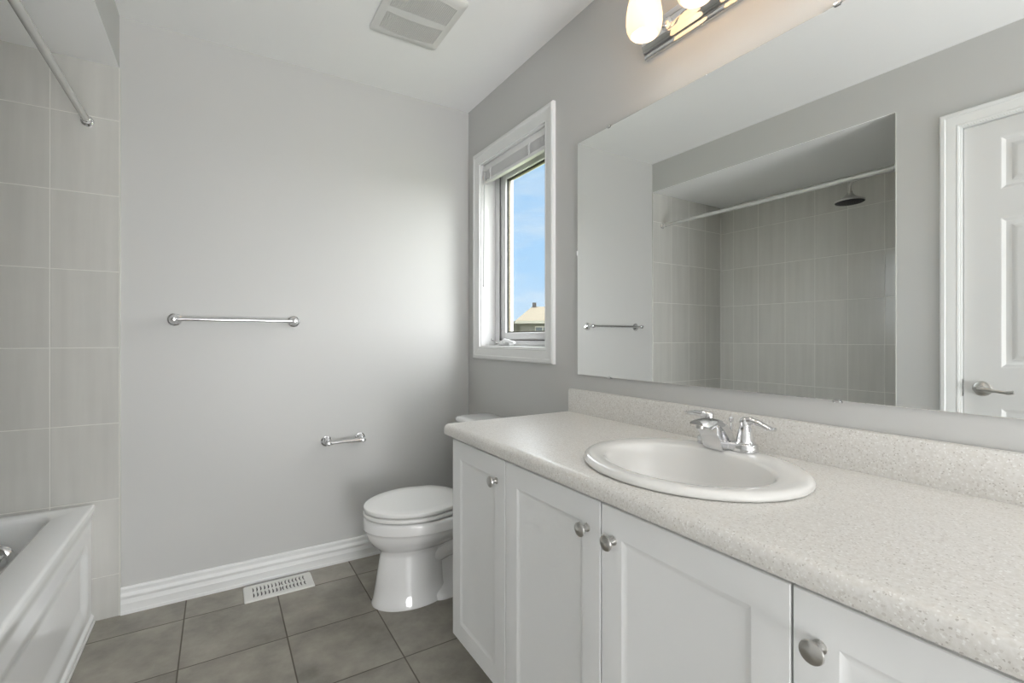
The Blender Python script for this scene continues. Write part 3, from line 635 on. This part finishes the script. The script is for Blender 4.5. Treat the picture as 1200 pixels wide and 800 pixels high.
bm = bmesh.new(); lathe(bm, (FX+.020, FY, FZ+.017), (0, 0, 1), [(0, .003), (.045, .003), (.048, .0055), (.056, .0060), (.060, .003)], 12); link('lift_rod', bm, M_CHROME, fc)

# ------------------------------------------------------------------ mirror
mir = tag(empty('wall_mirror', (-.008, -1.722, 1.446)), 'large frameless rectangular mirror on the right wall above the vanity', 'mirror')
a_ = .0039
def mpt(x, y, z): return (x-.008-(y+1.722)*math.tan(a_), y, z)
bm = bmesh.new()
MY1, MY0, MZ0, MZ1 = -1.001, -2.443, .9815, 1.9100
loft(bm, [[mpt(x, y, z) for y, z in ((MY0+i, MZ0+i), (MY1-i, MZ0+i), (MY1-i, MZ1-i), (MY0+i, MZ1-i))] for x, i in ((.0045, 0), (.0005, 0))], cap0=True, cap1=False, mi=1)
loft(bm, [[mpt(x, y, z) for y, z in ((MY0+i, MZ0+i), (MY1-i, MZ0+i), (MY1-i, MZ1-i), (MY0+i, MZ1-i))] for x, i in ((.0005, 0), (0, .0012))], cap0=False, cap1=True, mi=0)
bmesh.ops.remove_doubles(bm, verts=bm.verts, dist=1e-5)
link('glass_sheet', bm, [M_MIRROR, M_MEDGE], mir, smooth=False)
for y, z, s in ((-1.182, MZ0, -1), (-1.945, MZ0, -1), (-1.182, MZ1, 1), (-1.945, MZ1, 1)):
    bm = bmesh.new(); q = mpt(0, y, z); box(bm, q[0]-.0025, -.0005, y-.009, y+.009, z-.002+s*.003, z+.002+s*.003, .0005); box(bm, q[0]-.0035, q[0]-.0008, y-.007, y+.007, z-.0035, z+.0035, .0008)
    link('mirror_clip', bm, M_STEEL, mir)
bm = bmesh.new(); q = mpt(0, MY1, 1.469); box(bm, q[0]-.003, -.0005, MY1-.001, MY1+.004, 1.460, 1.478, .001); link('side_clip', bm, M_VINYL, mir)

# ------------------------------------------------------------------ vanity light bar
LY1, LY0, LZ0, LZ1 = -1.360, -2.092, 2.066, 2.178
vl = tag(empty('vanity_light', (-.02, -1.724, 2.12)), 'chrome four-shade vanity light bar on the wall above the mirror', 'vanity light')
bm = bmesh.new()
bp_ = [(-.0005, LZ0), (-.012, LZ0), (-.014, LZ0+.003), (-.014, LZ0+.014), (-.021, LZ0+.017), (-.023, LZ0+.021), (-.024, LZ0+.030), (-.028, LZ0+.034), (-.030, LZ0+.040), (-.030, LZ1-.040), (-.028, LZ1-.034), (-.024, LZ1-.030), (-.023, LZ1-.021), (-.021, LZ1-.017), (-.014, LZ1-.014), (-.014, LZ1-.003), (-.012, LZ1), (-.0005, LZ1)]
extrude_prof(bm, bp_, 'y', LY0, LY1)
link('backplate', bm, M_CHROME, vl, ang=40)
SHX = -.132
for yy in (-1.466, -1.652, -1.838, -2.024):
    bm = bmesh.new()
    tube(bm, smooth_path([(-.024, yy, 2.126), (-.050, yy, 2.112), (-.075, yy, 2.120), (-.098, yy, 2.175), (-.115, yy, 2.230), (SHX, yy, 2.241), (SHX, yy, 2.215)], 7), .0062, 14)
    lathe(bm, (-.028, yy, 2.126), (-1, 0, 0), [(0, .020), (.004, .020), (.008, .014), (.012, .008)], 24)
    link('arm', bm, M_CHROME, vl)
    bm = bmesh.new(); lathe(bm, (SHX, yy, 2.230), (0, 0, -1), [(0, .010), (.003, .020), (.010, .027), (.030, .030), (.034, .028)], 28)
    cup = link('socket_cup', bm, M_CHROME, vl)
    bm = bmesh.new(); po = [(0, .026), (.010, .033), (.030, .042), (.055, .049), (.085, .0535), (.110, .0540), (.128, .0515), (.142, .046), (.148, .041)]
    zt = 2.202
    lathe(bm, (SHX, yy, zt), (0, 0, -1), po+[(.1475, .0385), (.140, .0435), (.127, .0490), (.109, .0515), (.085, .051), (.055, .0465), (.030, .0395), (.012, .032), (.003, .020)], 36, caps=False)
    shd = link('lamp_shade', bm, M_SHADE, vl, ang=60)
    bm = bmesh.new(); lathe(bm, (SHX, yy, 2.196), (0, 0, -1), [(0, .012), (.040, .013), (.055, .016), (.070, .0225), (.088, .0260), (.104, .0240), (.116, .016), (.121, .002)], 24)
    link('bulb', bm, M_BULB, cup, ang=60)

# ------------------------------------------------------------------ outside
def M2(ang, o): return Matrix.Translation(o) @ Matrix.Rotation(ang, 4, 'Z')
gm = plain('lawn', S((120, 128, 84)), .9, var=.15, vscale=.3)
struct('ground', one(box, 1.0, 160, -80, 200, -3.7, -3.5), gm, 'grass ground far below the window', 'ground', smooth=False)
hd = Vector((26.24, 39.26, 0)).normalized(); D = 45.0
ho = Vector((CAM[0], CAM[1], 0))+hd*D
ang = math.atan2(hd.y, hd.x)-PI/2      # local +y points away, +x to the right
hs_ = tag(empty('neighbour_house', (ho.x, ho.y, -3.5)), 'beige house with cream hip roof seen through the bathroom window', 'house')
MW = M2(ang, (ho.x, ho.y, 0))
def hpart(name, bm, mat, par=None):
    bmesh.ops.transform(bm, matrix=MW, verts=bm.verts); o = link(name, bm, mat, hs_ if par is None else None, smooth=False)
    if par is not None:
        o.parent = par; o.matrix_parent_inverse = par.matrix_world.inverted() if False else Matrix.Identity(4)
    return o
M_SIDE = plain('house_siding', S((86, 84, 73)), .8, var=.04, vscale=2)
M_ROOF = plain('roof_shingle', S((116, 106, 86)), .9, var=.10, vscale=6)
M_HW = plain('house_trim', S((150, 146, 132)), .7, var=.02)
M_HG = plain('house_window_glass', S((60, 66, 70)), .1, var=.1)
bm = bmesh.new(); box(bm, -.9, 14, 0, 9, -3.5, 2.45); hwall = hpart('wall', bm, M_SIDE)
def hip(bm, x0, x1, y0, y1, ze, zr, rx0, rx1, yr):
    v = [bm.verts.new(p) for p in ((x0, y0, ze), (x1, y0, ze), (x1, y1, ze), (x0, y1, ze), (rx0, yr, zr), (rx1, yr, zr), (x0, y0, ze-.25), (x1, y0, ze-.25), (x1, y1, ze-.25), (x0, y1, ze-.25))]
    for f in ((0, 1, 5, 4), (1, 2, 5), (2, 3, 4, 5), (3, 0, 4), (6, 9, 8, 7), (0, 6, 7, 1), (1, 7, 8, 2), (2, 8, 9, 3), (3, 9, 6, 0)): bm.faces.new([v[i] for i in f])
bm = bmesh.new(); hip(bm, -1.3, 14.4, -.4, 9.4, 2.72, 4.35, .3, 13, 4.5); hpart('roof', bm, M_ROOF)
bm = bmesh.new(); box(bm, -1.32, 14.42, -.46, -.38, 2.46, 2.70); hpart('fascia', bm, M_HW)
bm = bmesh.new(); box(bm, -2.6, -.9, 1.5, 8, -3.5, 1.75); hpart('side_wing', bm, M_HW)
bm = bmesh.new(); v = [bm.verts.new(p) for p in ((-2.8, 1.2, 1.72), (-.85, 1.2, 3.15), (-.85, 8, 3.15), (-2.8, 8, 1.72), (-2.8, 1.2, 1.5), (-.85, 1.2, 1.5), (-.85, 8, 1.5), (-2.8, 8, 1.5))]
for f in ((0, 1, 2, 3), (0, 4, 5, 1), (4, 7, 6, 5), (0, 3, 7, 4), (2, 6, 7, 3), (1, 5, 6, 2)): bm.faces.new([v[i] for i in f])
hpart('wing_roof', bm, M_ROOF)
bm = bmesh.new(); box(bm, .35, .75, 4.2, 4.8, 4.0, 4.75); hpart('chimney', bm, plain('chimney_brick', S((60, 54, 50)), .9, var=.1))
for wx in (.55, 3.4):
    bm = bmesh.new(); box(bm, wx, wx+1.5, -.05, .02, .75, 2.20); wf = hpart('window', bm, M_HW)
    for q in (.08, .80):
        bm = bmesh.new(); box(bm, wx+q, wx+q+.62, -.07, -.03, .86, 2.09); bmesh.ops.transform(bm, matrix=MW, verts=bm.verts)
        o = link('pane', bm, M_HG, None, smooth=False); o.parent = wf; o.matrix_parent_inverse = (Matrix.Translation(hs_.location) @ wf.matrix_parent_inverse).inverted()
